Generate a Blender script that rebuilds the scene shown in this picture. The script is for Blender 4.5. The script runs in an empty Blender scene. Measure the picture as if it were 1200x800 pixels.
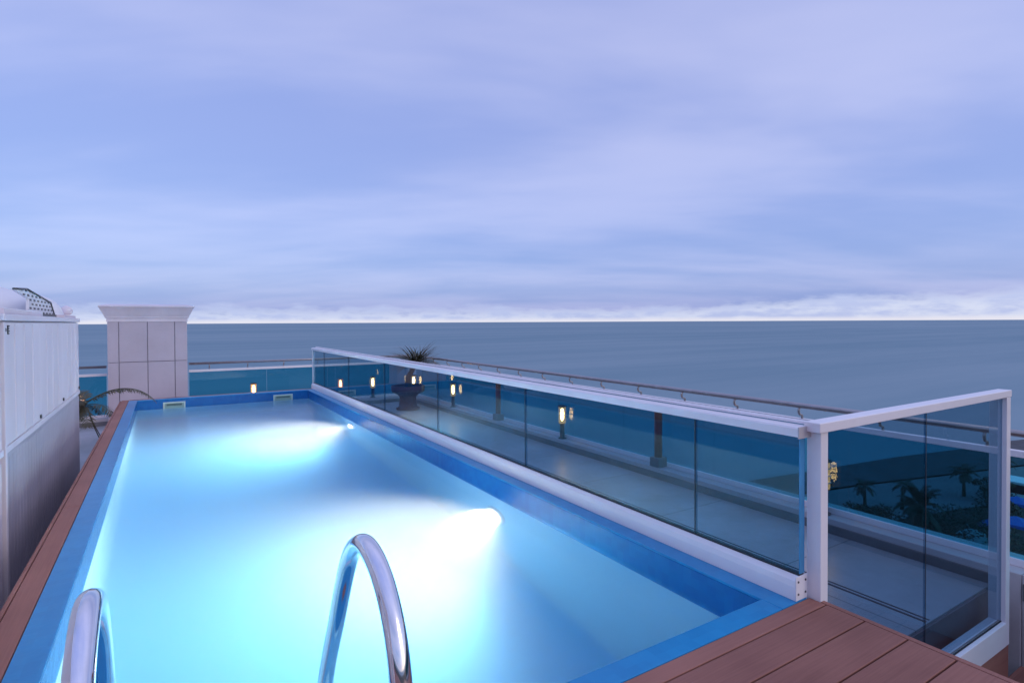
import bpy, bmesh, math, random
from mathutils import Vector, Matrix
random.seed(11)
sc = bpy.context.scene
COL = sc.collection
R = math.radians

# ------------------------------------------------------------------ materials
def new_mat(name):
    m = bpy.data.materials.new(name); m.use_nodes = True
    nt = m.node_tree
    for n in list(nt.nodes): nt.nodes.remove(n)
    out = nt.nodes.new('ShaderNodeOutputMaterial')
    return m, nt, out
def N(nt, t, **kw):
    n = nt.nodes.new(t)
    for k, v in kw.items():
        if k in n.inputs: n.inputs[k].default_value = v
        else: setattr(n, k, v)
    return n
def rgba(c): return (c[0], c[1], c[2], 1.0)
def surf(name, c, rough=.5, var=.12, scale=3., metal=0., bump=0., bscale=40., spec=.5, stretch=(1,1,1), c2=None, coat=0.):
    """Principled with a soft procedural mottling of colour and roughness and a fine bump."""
    m, nt, out = new_mat(name)
    p = N(nt, 'ShaderNodeBsdfPrincipled'); nt.links.new(p.outputs[0], out.inputs[0])
    p.inputs['Metallic'].default_value = metal
    p.inputs['Specular IOR Level'].default_value = spec
    p.inputs['Coat Weight'].default_value = coat
    p.inputs['Coat Roughness'].default_value = .1
    tc = N(nt, 'ShaderNodeNewGeometry')
    mp = N(nt, 'ShaderNodeMapping'); mp.inputs['Scale'].default_value = stretch
    nt.links.new(tc.outputs['Position'], mp.inputs[0])
    nz = N(nt, 'ShaderNodeTexNoise', Scale=scale, Detail=6., Roughness=.65)
    nt.links.new(mp.outputs[0], nz.inputs['Vector'])
    mix = N(nt, 'ShaderNodeMix', data_type='RGBA')
    a = c2 if c2 else tuple(x*(1-var) for x in c)
    b = c if c2 else tuple(min(1, x*(1+var)) for x in c)
    mix.inputs[6].default_value = rgba(a); mix.inputs[7].default_value = rgba(b)
    mr = N(nt, 'ShaderNodeMapRange'); mr.inputs[1].default_value = .3; mr.inputs[2].default_value = .7
    nt.links.new(nz.outputs[0], mr.inputs[0]); nt.links.new(mr.outputs[0], mix.inputs[0])
    nt.links.new(mix.outputs[2], p.inputs['Base Color'])
    r2 = N(nt, 'ShaderNodeMapRange'); r2.inputs[3].default_value = max(0.02, rough*.8); r2.inputs[4].default_value = min(1, rough*1.2)
    nt.links.new(nz.outputs[0], r2.inputs[0]); nt.links.new(r2.outputs[0], p.inputs['Roughness'])
    if bump:
        nb = N(nt, 'ShaderNodeTexNoise', Scale=bscale, Detail=4.)
        nt.links.new(mp.outputs[0], nb.inputs['Vector'])
        bp = N(nt, 'ShaderNodeBump', Strength=bump, Distance=.01)
        nt.links.new(nb.outputs[0], bp.inputs['Height']); nt.links.new(bp.outputs[0], p.inputs['Normal'])
    m['nt'] = 1
    return m
def emit(name, c, s):
    m, nt, out = new_mat(name)
    e = N(nt, 'ShaderNodeEmission', Strength=s); e.inputs[0].default_value = rgba(c)
    nt.links.new(e.outputs[0], out.inputs[0]); return m
def glass_pane(name, tint, refl=1.0, rough=.0):
    """Thin tinted architectural glass: straight-through tint plus Fresnel reflection on each face."""
    m, nt, out = new_mat(name)
    t = N(nt, 'ShaderNodeBsdfTransparent'); t.inputs[0].default_value = rgba(tuple(math.sqrt(x) for x in tint))
    g = N(nt, 'ShaderNodeBsdfGlossy', Roughness=rough); g.inputs[0].default_value = (refl, refl, refl, 1)
    f = N(nt, 'ShaderNodeFresnel', IOR=1.5)
    mx = N(nt, 'ShaderNodeMixShader')
    geo = N(nt, 'ShaderNodeNewGeometry')
    inv = N(nt, 'ShaderNodeMath', operation='SUBTRACT'); inv.inputs[0].default_value = 1.
    nt.links.new(geo.outputs['Backfacing'], inv.inputs[1])
    mul = N(nt, 'ShaderNodeMath', operation='MULTIPLY')
    nt.links.new(f.outputs[0], mul.inputs[0]); nt.links.new(inv.outputs[0], mul.inputs[1])
    nt.links.new(mul.outputs[0], mx.inputs[0]); nt.links.new(t.outputs[0], mx.inputs[1]); nt.links.new(g.outputs[0], mx.inputs[2])
    nt.links.new(mx.outputs[0], out.inputs[0]); return m

M = {}
M['white'] = surf('white_powder_coat', (.80,.76,.77), .32, .035, 2.5, bump=.02, bscale=300)
M['white_metal'] = surf('white_sheet_metal', (.70,.63,.665), .38, .09, 2.2, stretch=(1,1,.09), bump=.05, bscale=6)
M['louvre_metal'] = surf('purple_grey_sheet_metal', (.37,.335,.385), .38, .16, 1.6, stretch=(1,1,.3), bump=.04, bscale=9)
M['dark_metal'] = surf('dark_metal', (.045,.045,.05), .4, .2, 8)
M['seam'] = surf('dark_seam', (.05,.045,.055), .8, .2, 8)
M['steel'] = surf('brushed_steel', (.36,.34,.34), .35, .12, 9, metal=.85)
M['chrome'] = surf('polished_steel', (.78,.77,.80), .07, .05, 14, metal=1.)
M['clad'] = surf('lilac_grey_cladding', (.50,.44,.485), .45, .09, 1.3, bump=.03, bscale=30)
M['clad_joint'] = surf('cladding_joint', (.25,.22,.25), .8, .2, 5)
M['stone'] = surf('pale_render', (.50,.46,.46), .75, .12, 2.2, bump=.15, bscale=35)
M['dark_concrete'] = surf('dark_grey_concrete', (.17,.165,.17), .8, .3, 1.8, bump=.2, bscale=30)  # darker grey tone with random mottling
M['rust'] = surf('rust_brown_paint', (.24,.075,.05), .6, .3, 9, bump=.1)
M['terra'] = surf('red_brown_clay', (.13,.045,.045), .65, .2, 5, bump=.1)
M['soil'] = surf('soil', (.04,.03,.022), .95, .4, 20, bump=.5)
M['frond'] = surf('dark_palm_green', (.050,.062,.028), .55, .45, 3., c2=(.085,.060,.030))
M['leafdark'] = surf('dusk_leaf_green', (.020,.034,.017), .6, .5, .8)
M['leafbrown'] = surf('dry_olive_leaf', (.05,.042,.022), .7, .4, .8)
M['bark'] = surf('bark', (.09,.065,.045), .9, .3, 6, bump=.5)
M['pane_inner'] = glass_pane('grey_tinted_glass', (.31,.51,.64), .9)
M['pane_outer'] = glass_pane('teal_tinted_glass', (.12,.52,.64), .7)
M['edge'] = surf('polished_glass_edge', (.05,.26,.48), .15, .15, 4)
M['black'] = surf('black_rubber', (.012,.012,.014), .6, .2, 8)
M['lamp_glow'] = emit('lamp_glow', (1., .42, .13), 70.)
def frosted():
    m, nt, out = new_mat('warm_frosted_glass')
    t = N(nt, 'ShaderNodeBsdfTransparent'); e = N(nt, 'ShaderNodeEmission', Strength=1.15); e.inputs[0].default_value = (1., .48, .18, 1)
    mx = N(nt, 'ShaderNodeMixShader', Fac=.45); nt.links.new(t.outputs[0], mx.inputs[1]); nt.links.new(e.outputs[0], mx.inputs[2]); nt.links.new(mx.outputs[0], out.inputs[0]); return m
M['frost'] = frosted()
M['pool_lens'] = emit('pool_lamp_lens', (1., .95, .84), 12.)
M['blue_canvas'] = surf('blue_canvas', (.008,.11,.42), .8, .15, 2)
M['teal_canvas'] = surf('pale_teal_canvas', (.22,.42,.45), .8, .15, 1)
M['pale_panel'] = surf('pale_panel', (.74,.74,.76), .5, .08, 1)
M['seawall_paving'] = surf('dark_seawall_stone', (.055,.060,.070), .9, .5, .5, bump=.5, bscale=2)
M['promenade'] = surf('promenade_concrete', (.17,.165,.175), .85, .15, .25)
M['parkland'] = surf('park_ground', (.022,.024,.018), .95, .5, .12)
M['asphalt'] = surf('asphalt', (.05,.05,.055), .9, .2, .4)

# composite decking: boards run along X (near deck) or along Y (strips)
def deck_mat(name, axis, pitch, off):
    m, nt, out = new_mat(name)
    p = N(nt, 'ShaderNodeBsdfPrincipled', Roughness=.62); p.inputs['Specular IOR Level'].default_value = .3
    nt.links.new(p.outputs[0], out.inputs[0])
    g = N(nt, 'ShaderNodeNewGeometry'); sx = N(nt, 'ShaderNodeSeparateXYZ'); nt.links.new(g.outputs['Position'], sx.inputs[0])
    a = N(nt, 'ShaderNodeMath', operation='SUBTRACT'); nt.links.new(sx.outputs[axis], a.inputs[0]); a.inputs[1].default_value = off
    d = N(nt, 'ShaderNodeMath', operation='DIVIDE'); nt.links.new(a.outputs[0], d.inputs[0]); d.inputs[1].default_value = pitch
    fl = N(nt, 'ShaderNodeMath', operation='FLOOR'); nt.links.new(d.outputs[0], fl.inputs[0])
    wn = N(nt, 'ShaderNodeTexWhiteNoise', noise_dimensions='1D'); nt.links.new(fl.outputs[0], wn.inputs['W'])
    mp = N(nt, 'ShaderNodeMapping'); nt.links.new(g.outputs['Position'], mp.inputs[0])
    mp.inputs['Scale'].default_value = (2, 90, 20) if axis == 1 else (90, 2, 20)
    nz = N(nt, 'ShaderNodeTexNoise', Scale=1.2, Detail=5., Roughness=.7); nt.links.new(mp.outputs[0], nz.inputs['Vector'])
    n2 = N(nt, 'ShaderNodeTexNoise', Scale=2.3, Detail=4.); nt.links.new(g.outputs['Position'], n2.inputs['Vector'])
    mx = N(nt, 'ShaderNodeMix', data_type='RGBA'); mx.inputs[6].default_value = (.205,.083,.060,1); mx.inputs[7].default_value = (.40,.175,.126,1)
    s = N(nt, 'ShaderNodeMath', operation='ADD'); nt.links.new(nz.outputs[0], s.inputs[0])
    w2 = N(nt, 'ShaderNodeMath', operation='MULTIPLY'); nt.links.new(wn.outputs[0], w2.inputs[0]); w2.inputs[1].default_value = .75
    nt.links.new(w2.outputs[0], s.inputs[1])
    s2 = N(nt, 'ShaderNodeMath', operation='ADD'); nt.links.new(s.outputs[0], s2.inputs[0]); nt.links.new(n2.outputs[0], s2.inputs[1])
    mr = N(nt, 'ShaderNodeMapRange'); mr.inputs[1].default_value = .7; mr.inputs[2].default_value = 1.8
    nt.links.new(s2.outputs[0], mr.inputs[0]); nt.links.new(mr.outputs[0], mx.inputs[0]); nt.links.new(mx.outputs[2], p.inputs['Base Color'])
    bp = N(nt, 'ShaderNodeBump', Strength=.25, Distance=.002); nt.links.new(nz.outputs[0], bp.inputs['Height']); nt.links.new(bp.outputs[0], p.inputs['Normal'])
    return m
M['deck_x'] = deck_mat('composite_board_across', 1, .16, 1.37)
M['deck_y'] = deck_mat('composite_board_along', 0, .16, -.62)

# pool mosaic: small glossy tiles with grout
def tile_mat(name, c, c2, size, rough, grout, gw=.06, bumpy=.25):
    m, nt, out = new_mat(name)
    p = N(nt, 'ShaderNodeBsdfPrincipled', Roughness=rough); p.inputs['Specular IOR Level'].default_value = .5
    nt.links.new(p.outputs[0], out.inputs[0])
    g = N(nt, 'ShaderNodeNewGeometry')
    nz = N(nt, 'ShaderNodeTexNoise', Scale=1.7, Detail=6., Roughness=.65); nt.links.new(g.outputs['Position'], nz.inputs['Vector'])
    vm = N(nt, 'ShaderNodeVectorMath', operation='SCALE'); vm.inputs['Scale'].default_value = 1/size
    nt.links.new(g.outputs['Position'], vm.inputs[0])
    fr = N(nt, 'ShaderNodeVectorMath', operation='FRACTION'); nt.links.new(vm.outputs[0], fr.inputs[0])
    fl = N(nt, 'ShaderNodeVectorMath', operation='FLOOR'); nt.links.new(vm.outputs[0], fl.inputs[0])
    wn = N(nt, 'ShaderNodeTexWhiteNoise', noise_dimensions='3D'); nt.links.new(fl.outputs[0], wn.inputs['Vector'])
    ad = N(nt, 'ShaderNodeMath', operation='ADD'); nt.links.new(nz.outputs[0], ad.inputs[0])
    ws = N(nt, 'ShaderNodeMath', operation='MULTIPLY'); nt.links.new(wn.outputs[0], ws.inputs[0]); ws.inputs[1].default_value = .25
    nt.links.new(ws.outputs[0], ad.inputs[1])
    mr = N(nt, 'ShaderNodeMapRange'); mr.inputs[1].default_value = .35; mr.inputs[2].default_value = .9; nt.links.new(ad.outputs[0], mr.inputs[0])
    mx = N(nt, 'ShaderNodeMix', data_type='RGBA'); mx.inputs[6].default_value = rgba(c); mx.inputs[7].default_value = rgba(c2)
    nt.links.new(mr.outputs[0], mx.inputs[0]); nt.links.new(mx.outputs[2], p.inputs['Base Color'])
    nb = N(nt, 'ShaderNodeTexNoise', Scale=9., Detail=3.); nt.links.new(g.outputs['Position'], nb.inputs['Vector'])
    bp = N(nt, 'ShaderNodeBump', Strength=bumpy, Distance=.01); nt.links.new(nb.outputs[0], bp.inputs['Height']); nt.links.new(bp.outputs[0], p.inputs['Normal'])
    return m
M['coping'] = tile_mat('blue_coping_tile', (.004,.215,.46), (.010,.28,.55), .05, .28, None)
M['waterline'] = tile_mat('deep_blue_waterline_tile', (.004,.10,.33), (.008,.155,.42), .05, .16, None)
M['poolpaint'] = surf('pale_pool_plaster', (.012,.385,.75), .6, .05, .8)
M['poolwall'] = surf('pale_pool_wall_plaster', (.40,.58,.71), .6, .05, .8)

# terrace paving: large grey slabs with thin joints
def paving(name, c, c2, size):
    m, nt, out = new_mat(name)
    p = N(nt, 'ShaderNodeBsdfPrincipled', Roughness=.36); nt.links.new(p.outputs[0], out.inputs[0])
    p.inputs['Specular IOR Level'].default_value = .5
    g = N(nt, 'ShaderNodeNewGeometry')
    br = N(nt, 'ShaderNodeTexBrick', Scale=1.); br.offset = .0
    br.inputs['Brick Width'].default_value = size; br.inputs['Row Height'].default_value = size
    br.inputs['Mortar Size'].default_value = .006; br.inputs['Mortar Smooth'].default_value = .4
    br.inputs['Color1'].default_value = rgba(c); br.inputs['Color2'].default_value = rgba(c2)
    br.inputs['Mortar'].default_value = rgba(tuple(x*.45 for x in c))
    nt.links.new(g.outputs['Position'], br.inputs['Vector'])
    nz = N(nt, 'ShaderNodeTexNoise', Scale=1.3, Detail=7., Roughness=.7); nt.links.new(g.outputs['Position'], nz.inputs['Vector'])
    mr = N(nt, 'ShaderNodeMapRange'); mr.inputs[1].default_value=.3; mr.inputs[2].default_value=.7; mr.inputs[3].default_value = .62; mr.inputs[4].default_value = 1.1
    nt.links.new(nz.outputs[0], mr.inputs[0])
    mu = N(nt, 'ShaderNodeVectorMath', operation='SCALE'); nt.links.new(br.outputs[0], mu.inputs[0]); nt.links.new(mr.outputs[0], mu.inputs['Scale'])
    nt.links.new(mu.outputs[0], p.inputs['Base Color'])
    bp = N(nt, 'ShaderNodeBump', Strength=.15, Distance=.004); nt.links.new(nz.outputs[0], bp.inputs['Height']); nt.links.new(bp.outputs[0], p.inputs['Normal'])
    return m
M['paving'] = paving('terrace_paving', (.41,.385,.39), (.47,.44,.445), 1.25)

# pool water: rough-smooth dielectric surface (long exposure), absorbing, slightly milky
def water_mat():
    m, nt, out = new_mat('pool_water')
    g = N(nt, 'ShaderNodeBsdfGlass', IOR=1.33, Roughness=WATER_ROUGH)
    geo = N(nt, 'ShaderNodeNewGeometry')
    nz = N(nt, 'ShaderNodeTexNoise', Scale=2.2, Detail=2.); nt.links.new(geo.outputs['Position'], nz.inputs['Vector'])
    bp = N(nt, 'ShaderNodeBump', Strength=.10, Distance=.03); nt.links.new(nz.outputs[0], bp.inputs['Height']); nt.links.new(bp.outputs[0], g.inputs['Normal'])
    nt.links.new(g.outputs[0], out.inputs[0])
    ab = N(nt, 'ShaderNodeVolumeAbsorption', Density=WATER_ABS); ab.inputs[0].default_value = (.03,.70,.97,1)
    ss = N(nt, 'ShaderNodeVolumeScatter', Density=WATER_SCAT, Anisotropy=.3); ss.inputs[0].default_value = (.9,.97,1,1)
    ad = N(nt, 'ShaderNodeAddShader'); nt.links.new(ab.outputs[0], ad.inputs[0]); nt.links.new(ss.outputs[0], ad.inputs[1])
    nt.links.new(ad.outputs[0], out.inputs['Volume'])
    return m
WATER_ROUGH, WATER_ABS, WATER_SCAT = .20, .26, .36
M['water'] = water_mat()

def sea_mat():
    m, nt, out = new_mat('sea')
    d = N(nt, 'ShaderNodeBsdfDiffuse'); gl = N(nt, 'ShaderNodeBsdfGlossy', Roughness=.35); gl.inputs[0].default_value = (.8,.85,.9,1)
    geo = N(nt, 'ShaderNodeNewGeometry')
    mp = N(nt, 'ShaderNodeMapping'); mp.inputs['Rotation'].default_value = (0,0,R(-31)); mp.inputs['Scale'].default_value = (.0025,.02,.01)
    nt.links.new(geo.outputs['Position'], mp.inputs[0])
    nz = N(nt, 'ShaderNodeTexNoise', Scale=1., Detail=8., Roughness=.62); nt.links.new(mp.outputs[0], nz.inputs['Vector'])
    mx = N(nt, 'ShaderNodeMix', data_type='RGBA'); mx.inputs[6].default_value = (.115,.215,.25,1); mx.inputs[7].default_value = (.20,.285,.31,1)
    mr = N(nt, 'ShaderNodeMapRange'); mr.inputs[1].default_value=.3; mr.inputs[2].default_value=.7
    nt.links.new(nz.outputs[0], mr.inputs[0]); nt.links.new(mr.outputs[0], mx.inputs[0]); nt.links.new(mx.outputs[2], d.inputs[0])
    mp2 = N(nt, 'ShaderNodeMapping'); mp2.inputs['Rotation'].default_value = (0,0,R(-31)); mp2.inputs['Scale'].default_value = (.00035,.0022,.01)
    nt.links.new(geo.outputs['Position'], mp2.inputs[0])
    nz2 = N(nt, 'ShaderNodeTexNoise', Scale=1., Detail=5., Roughness=.55); nt.links.new(mp2.outputs[0], nz2.inputs['Vector'])
    av = N(nt, 'ShaderNodeMath', operation='ADD'); nt.links.new(nz.outputs[0], av.inputs[0]); nt.links.new(nz2.outputs[0], av.inputs[1])
    mr.inputs[1].default_value=.78; mr.inputs[2].default_value=1.22; nt.links.new(av.outputs[0], mr.inputs[0])
    ms = N(nt, 'ShaderNodeMixShader', Fac=.18); nt.links.new(d.outputs[0], ms.inputs[1]); nt.links.new(gl.outputs[0], ms.inputs[2])
    nt.links.new(ms.outputs[0], out.inputs[0]); return m
M['sea'] = sea_mat()

# ------------------------------------------------------------------ mesh helpers
class MB:
    """Collects shapes in world space; build() links them as ONE mesh object."""
    def __init__(s): s.bm = bmesh.new(); s.mi = 0
    def box(s, x0, x1, y0, y1, z0, z1, bevel=0., mi=0, seg=2):
        t = bmesh.new()
        vs = [t.verts.new((x, y, z)) for x in (x0, x1) for y in (y0, y1) for z in (z0, z1)]
        for f in ((0,1,3,2),(4,6,7,5),(0,4,5,1),(2,3,7,6),(0,2,6,4),(1,5,7,3)):
            fc = t.faces.new([vs[i] for i in f]); fc.material_index = mi
        t.normal_update()
        if bevel: bmesh.ops.bevel(t, geom=list(t.edges), offset=bevel, segments=seg, profile=.5, affect='EDGES')
        s._merge(t); return s
    def _merge(s, t):
        me = bpy.data.meshes.new('tmp'); t.to_mesh(me); t.free(); s.bm.from_mesh(me); bpy.data.meshes.remove(me)
    def tube(s, pts, r, n=12, cap=True, mi=0):
        pts = [Vector(p) for p in pts]; rs = r if isinstance(r, (list, tuple)) else [r]*len(pts)
        rings = []; up = None
        for i, p in enumerate(pts):
            d = (pts[min(i+1, len(pts)-1)] - pts[max(i-1, 0)]).normalized()
            if up is None:
                up = Vector((0,0,1)) if abs(d.z) < .9 else Vector((1,0,0))
            a = d.cross(up).normalized(); b = a.cross(d).normalized(); up = b
            rings.append([s.bm.verts.new(p + (a*math.cos(2*math.pi*k/n) + b*math.sin(2*math.pi*k/n))*rs[i]) for k in range(n)])
        for i in range(len(rings)-1):
            for k in range(n):
                f = s.bm.faces.new((rings[i][k], rings[i][(k+1)%n], rings[i+1][(k+1)%n], rings[i+1][k])); f.smooth = True; f.material_index = mi
        if cap:
            s.bm.faces.new(rings[0][::-1]).material_index = mi; s.bm.faces.new(rings[-1]).material_index = mi
        return s
    def lathe(s, prof, c=(0,0,0), n=24, mi=0, smooth=True):
        rings = []
        for r, z in prof:
            rings.append([s.bm.verts.new((c[0]+max(r,1e-4)*math.cos(2*math.pi*k/n), c[1]+max(r,1e-4)*math.sin(2*math.pi*k/n), c[2]+z)) for k in range(n)])
        for i in range(len(rings)-1):
            for k in range(n):
                f = s.bm.faces.new((rings[i][k], rings[i][(k+1)%n], rings[i+1][(k+1)%n], rings[i+1][k])); f.smooth = smooth; f.material_index = mi
        s.bm.faces.new(rings[0][::-1]); s.bm.faces.new(rings[-1])
        return s
    def prism(s, poly, axis, a0, a1, mi=0, bevel=0.):
        """poly: 2-D outline in the plane across 'axis' (0: yz, 1: xz, 2: xy)."""
        t = bmesh.new()
        def P(u, v, w): return {0:(w,u,v), 1:(u,w,v), 2:(u,v,w)}[axis]
        A = [t.verts.new(P(u, v, a0)) for u, v in poly]; B = [t.verts.new(P(u, v, a1)) for u, v in poly]
        n = len(poly); t.faces.new(A); t.faces.new(B[::-1])
        for i in range(n): t.faces.new((A[i], B[i], B[(i+1)%n], A[(i+1)%n]))
        bmesh.ops.recalc_face_normals(t, faces=t.faces)
        if bevel: bmesh.ops.bevel(t, geom=list(t.edges), offset=bevel, segments=2, profile=.5, affect='EDGES')
        for f in t.faces: f.material_index = mi
        s._merge(t); return s
    def quad(s, *pts, mi=0):
        f = s.bm.faces.new([s.bm.verts.new(p) for p in pts]); f.material_index = mi; return s
    def build(s, name, mats, parent=None):
        off = Vector((0,0,0)); p = parent
        while p is not None: off += p.location; p = p.parent
        for v in s.bm.verts: v.co -= off
        me = bpy.data.meshes.new(name); s.bm.to_mesh(me); s.bm.free()
        for m in (mats if isinstance(mats, (list, tuple)) else [mats]): me.materials.append(m)
        o = bpy.data.objects.new(name, me); COL.objects.link(o)
        if parent: o.parent = parent
        return o
def empty(name, loc):
    o = bpy.data.objects.new(name, None); o.location = loc; COL.objects.link(o); return o
def tag(o, label=None, cat=None, group=None, kind=None):
    if label: o['label'] = label
    if cat: o['category'] = cat
    if group: o['group'] = group
    if kind: o['kind'] = kind
    return o
def thing(name, loc, label, cat, group=None): return tag(empty(name, loc), label, cat, group)
def struct(o, label=None, cat=None): return tag(o, label, cat, None, 'structure')
def copy_tree(o, parent=None):
    c = o.copy(); COL.objects.link(c); c.parent = parent
    for ch in list(o.children): copy_tree(ch, c)
    return c

# ------------------------------------------------------------------ key levels (metres, pool deck = 0)
XL, XR, YN, YF, ZW = -.385, 2.27, 1.555, 10.95, -.15      # pool basin and water level
ZT = -.58                                                # terrace paving
ZC = -.455                                               # top of the parapet kerb
ZLOW = -1.06                                             # lower timber deck
GX = 2.43                                                # pool glass plane
XO = 5.02                                                # outer balustrade plane
YO = 12.62                                               # far balustrade plane
YS = 1.42                                                # cross screen plane
ZG = -25.0

# ------------------------------------------------------------------ setting
sea = MB()
RAD = 60000.
ring = [(RAD*math.cos(2*math.pi*k/96), RAD*math.sin(2*math.pi*k/96), ZG) for k in range(96)]
sea.bm.faces.new([sea.bm.verts.new(p) for p in ring])
struct(sea.build('sea', M['sea']), 'calm grey blue sea reaching to the horizon', 'sea')

def u_y(x): return 53.1 - .168*(x-97.9)
def l_y(x): return 47.9 - .25*(x-86.1) if x > 86.1 else u_y(x) - 7.2
xs = [-400 + 12*i for i in range(90)]
def strip(fa, fb, z, name, mat, jit=0.):
    b = MB(); pa = [b.bm.verts.new((x, fa(x)+random.uniform(-jit, jit), z)) for x in xs]; pb = [b.bm.verts.new((x, fb(x), z)) for x in xs]
    for i in range(len(xs)-1): b.bm.faces.new((pb[i], pb[i+1], pa[i+1], pa[i]))
    return b.build(name, mat)
struct(strip(u_y, lambda x: -600., ZG+.15, 'ground', M['parkland']), 'dark park ground along the shore below', 'ground')
struct(strip(lambda x: u_y(x)+1.5, l_y, ZG+.5, 'shore_road', M['seawall_paving'], .8), 'dark stone shore road edging the sea', 'road')
struct(strip(lambda x: l_y(x)-.3, lambda x: l_y(x)-13.-.02*abs(x-86), ZG+.35, 'promenade', M['promenade']), 'pale concrete promenade below the dark shore road', 'promenade')

# terrace paving (one slab), lower deck
b = MB(); b.box(2.5, 4.86, 1.56, 12.46, -1.1, ZT); b.box(-6., 2.5, 11.13, 12.46, -1.1, ZT); b.box(-6., -.62, -4., 11.13, -1.1, ZT)
b.box(2.54, 4.86, 1.545, 1.559, -1.1, ZT-.012, mi=1)  # front face of the slab, darker grey than the paving
struct(b.build('terrace_floor', [M['paving'], M['dark_concrete']]), 'grey paved terrace around the raised pool', 'floor')
b = MB()
for k in range(36):
    y1 = 1.395 - k*.16; b.box(2.53, 4.845, y1-.152, y1, ZLOW-.03, ZLOW, .003)
b.box(2.53, 4.845, -4.4, 1.38, ZLOW-.06, ZLOW-.032)
struct(b.build('lower_deck', M['deck_x']), 'lower brown board deck beside the parapet', 'deck')

# near deck: real boards with gaps, plus border strips round the pool
b = MB()
y1 = 1.448
for k in range(32):
    y0 = 1.375 if k == 0 else y1-.16+.007
    b.box(-3.2, 2.466, y0, y1, -.026, 0, .0025)
    y1 = y0 - .007
b.box(-3.2, 2.46, -3.6, 1.44, -.06, -.028, mi=1)
b.box(2.472, 2.498, -3.6, 1.40, -.16, -.001, .002)
struct(b.build('pool_deck', [M['deck_x'], M['seam']]), 'brown composite board deck at the near end of the pool', 'deck')
b = MB()
for a, c in ((1.452, 4.848), (4.852, 8.298), (8.302, 11.13)):
    b.box(-.60, -.503, a, c, -.024, 0, .003); 
b.box(-.627, -.606, 1.452, 11.13, -.11, -.006, .003)
for a, c in ((-.50, 1.2), (1.204, 2.50)): b.box(a, c, 11.055, 11.15, -.024, 0, .003)
struct(b.build('pool_border', M['deck_y']), 'narrow brown board border along the left and far pool edge', 'deck')

# raised pool block under coping (painted render), visible beside the terrace
b = MB()
b.box(2.455, 2.497, 1.46, 11.14, ZT, -.03)
b.box(-.60, -.52, 1.46, 11.14, ZT, -.03)
b.box(-.52, 2.455, 11.06, 11.14, ZT, -.03)
tag(b.build('pool_plinth', M['stone']), 'pale rendered plinth carrying the raised pool', 'plinth')

# ------------------------------------------------------------------ swimming pool
pool = thing('swimming_pool', ((XL+XR)/2, (YN+YF)/2, 0), 'long narrow rooftop pool lit from within and edged in blue tile', 'pool')
b = MB(); zb = -1.35; zl = -.215
W = .10
b.box(XL-W, XR+W, YN-W, YF+W, zb-.1, zb)
for x0, x1, y0, y1 in ((XL-W, XL, YN-W, YF+W), (XR, XR+W, YN-W, YF+W), (XL, XR, YN-W, YN), (XL, XR, YF, YF+W)):
    b.box(x0, x1, y0, y1, zb, zl, mi=1)
b.build('basin', [M['poolpaint'], M['poolwall']], pool)
b = MB()
for x0, x1, y0, y1 in ((XL-W, XL, YN-W, YF+W), (XR, XR+W, YN-W, YF+W), (XL, XR, YN-W, YN), (XL, XR, YF, YF+W)):
    b.box(x0, x1, y0, y1, zl, -.012)
b.build('waterline_band', M['waterline'], pool)
b = MB()
b.box(-.50, XL, 1.452, 11.05, -.012, .0, .004); b.box(XR, 2.455, 1.452, 11.05, -.012, .0, .004)
b.box(XL, XR, 1.452, YN, -.012, .0, .004); b.box(XL, XR, YF, 11.05, -.012, .0, .004)
b.build('coping', M['coping'], pool)
# skimmer openings on the far wall
def skimmer(x0, x1):
    y = YF; z0, z1 = -.225, -.055
    b = MB(); t = .022
    b.box(x0, x1, y-.02, y+.005, z1-t, z1, .003); b.box(x0, x1, y-.02, y+.005, z0, z0+t, .003)
    b.box(x0, x0+t, y-.02, y+.005, z0+t, z1-t, .003); b.box(x1-t, x1, y-.02, y+.005, z0+t, z1-t, .003)
    f = b.build('skimmer', M['skim'], pool)
    b = MB(); b.box(x0+t, x1-t, y-.006, y+.003, z0+t, z1-t); b.build('flap', M['skim_dark'], f)
    b = MB(); b.box(x0+.05, x1-.05, y-.014, y-.0065, -.115, -.085, .003); b.build('slot_cover', M['skim_slot'], f)
M['skim'] = surf('skimmer_white_plastic', (.62,.68,.56), .35, .05, 9)
M['skim_dark'] = surf('skimmer_flap', (.30,.40,.34), .4, .1, 9)
M['skim_slot'] = surf('skimmer_slot', (.10,.16,.14), .4, .1, 9)
skimmer(-.03, .29); skimmer(1.67, 2.0)
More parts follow.
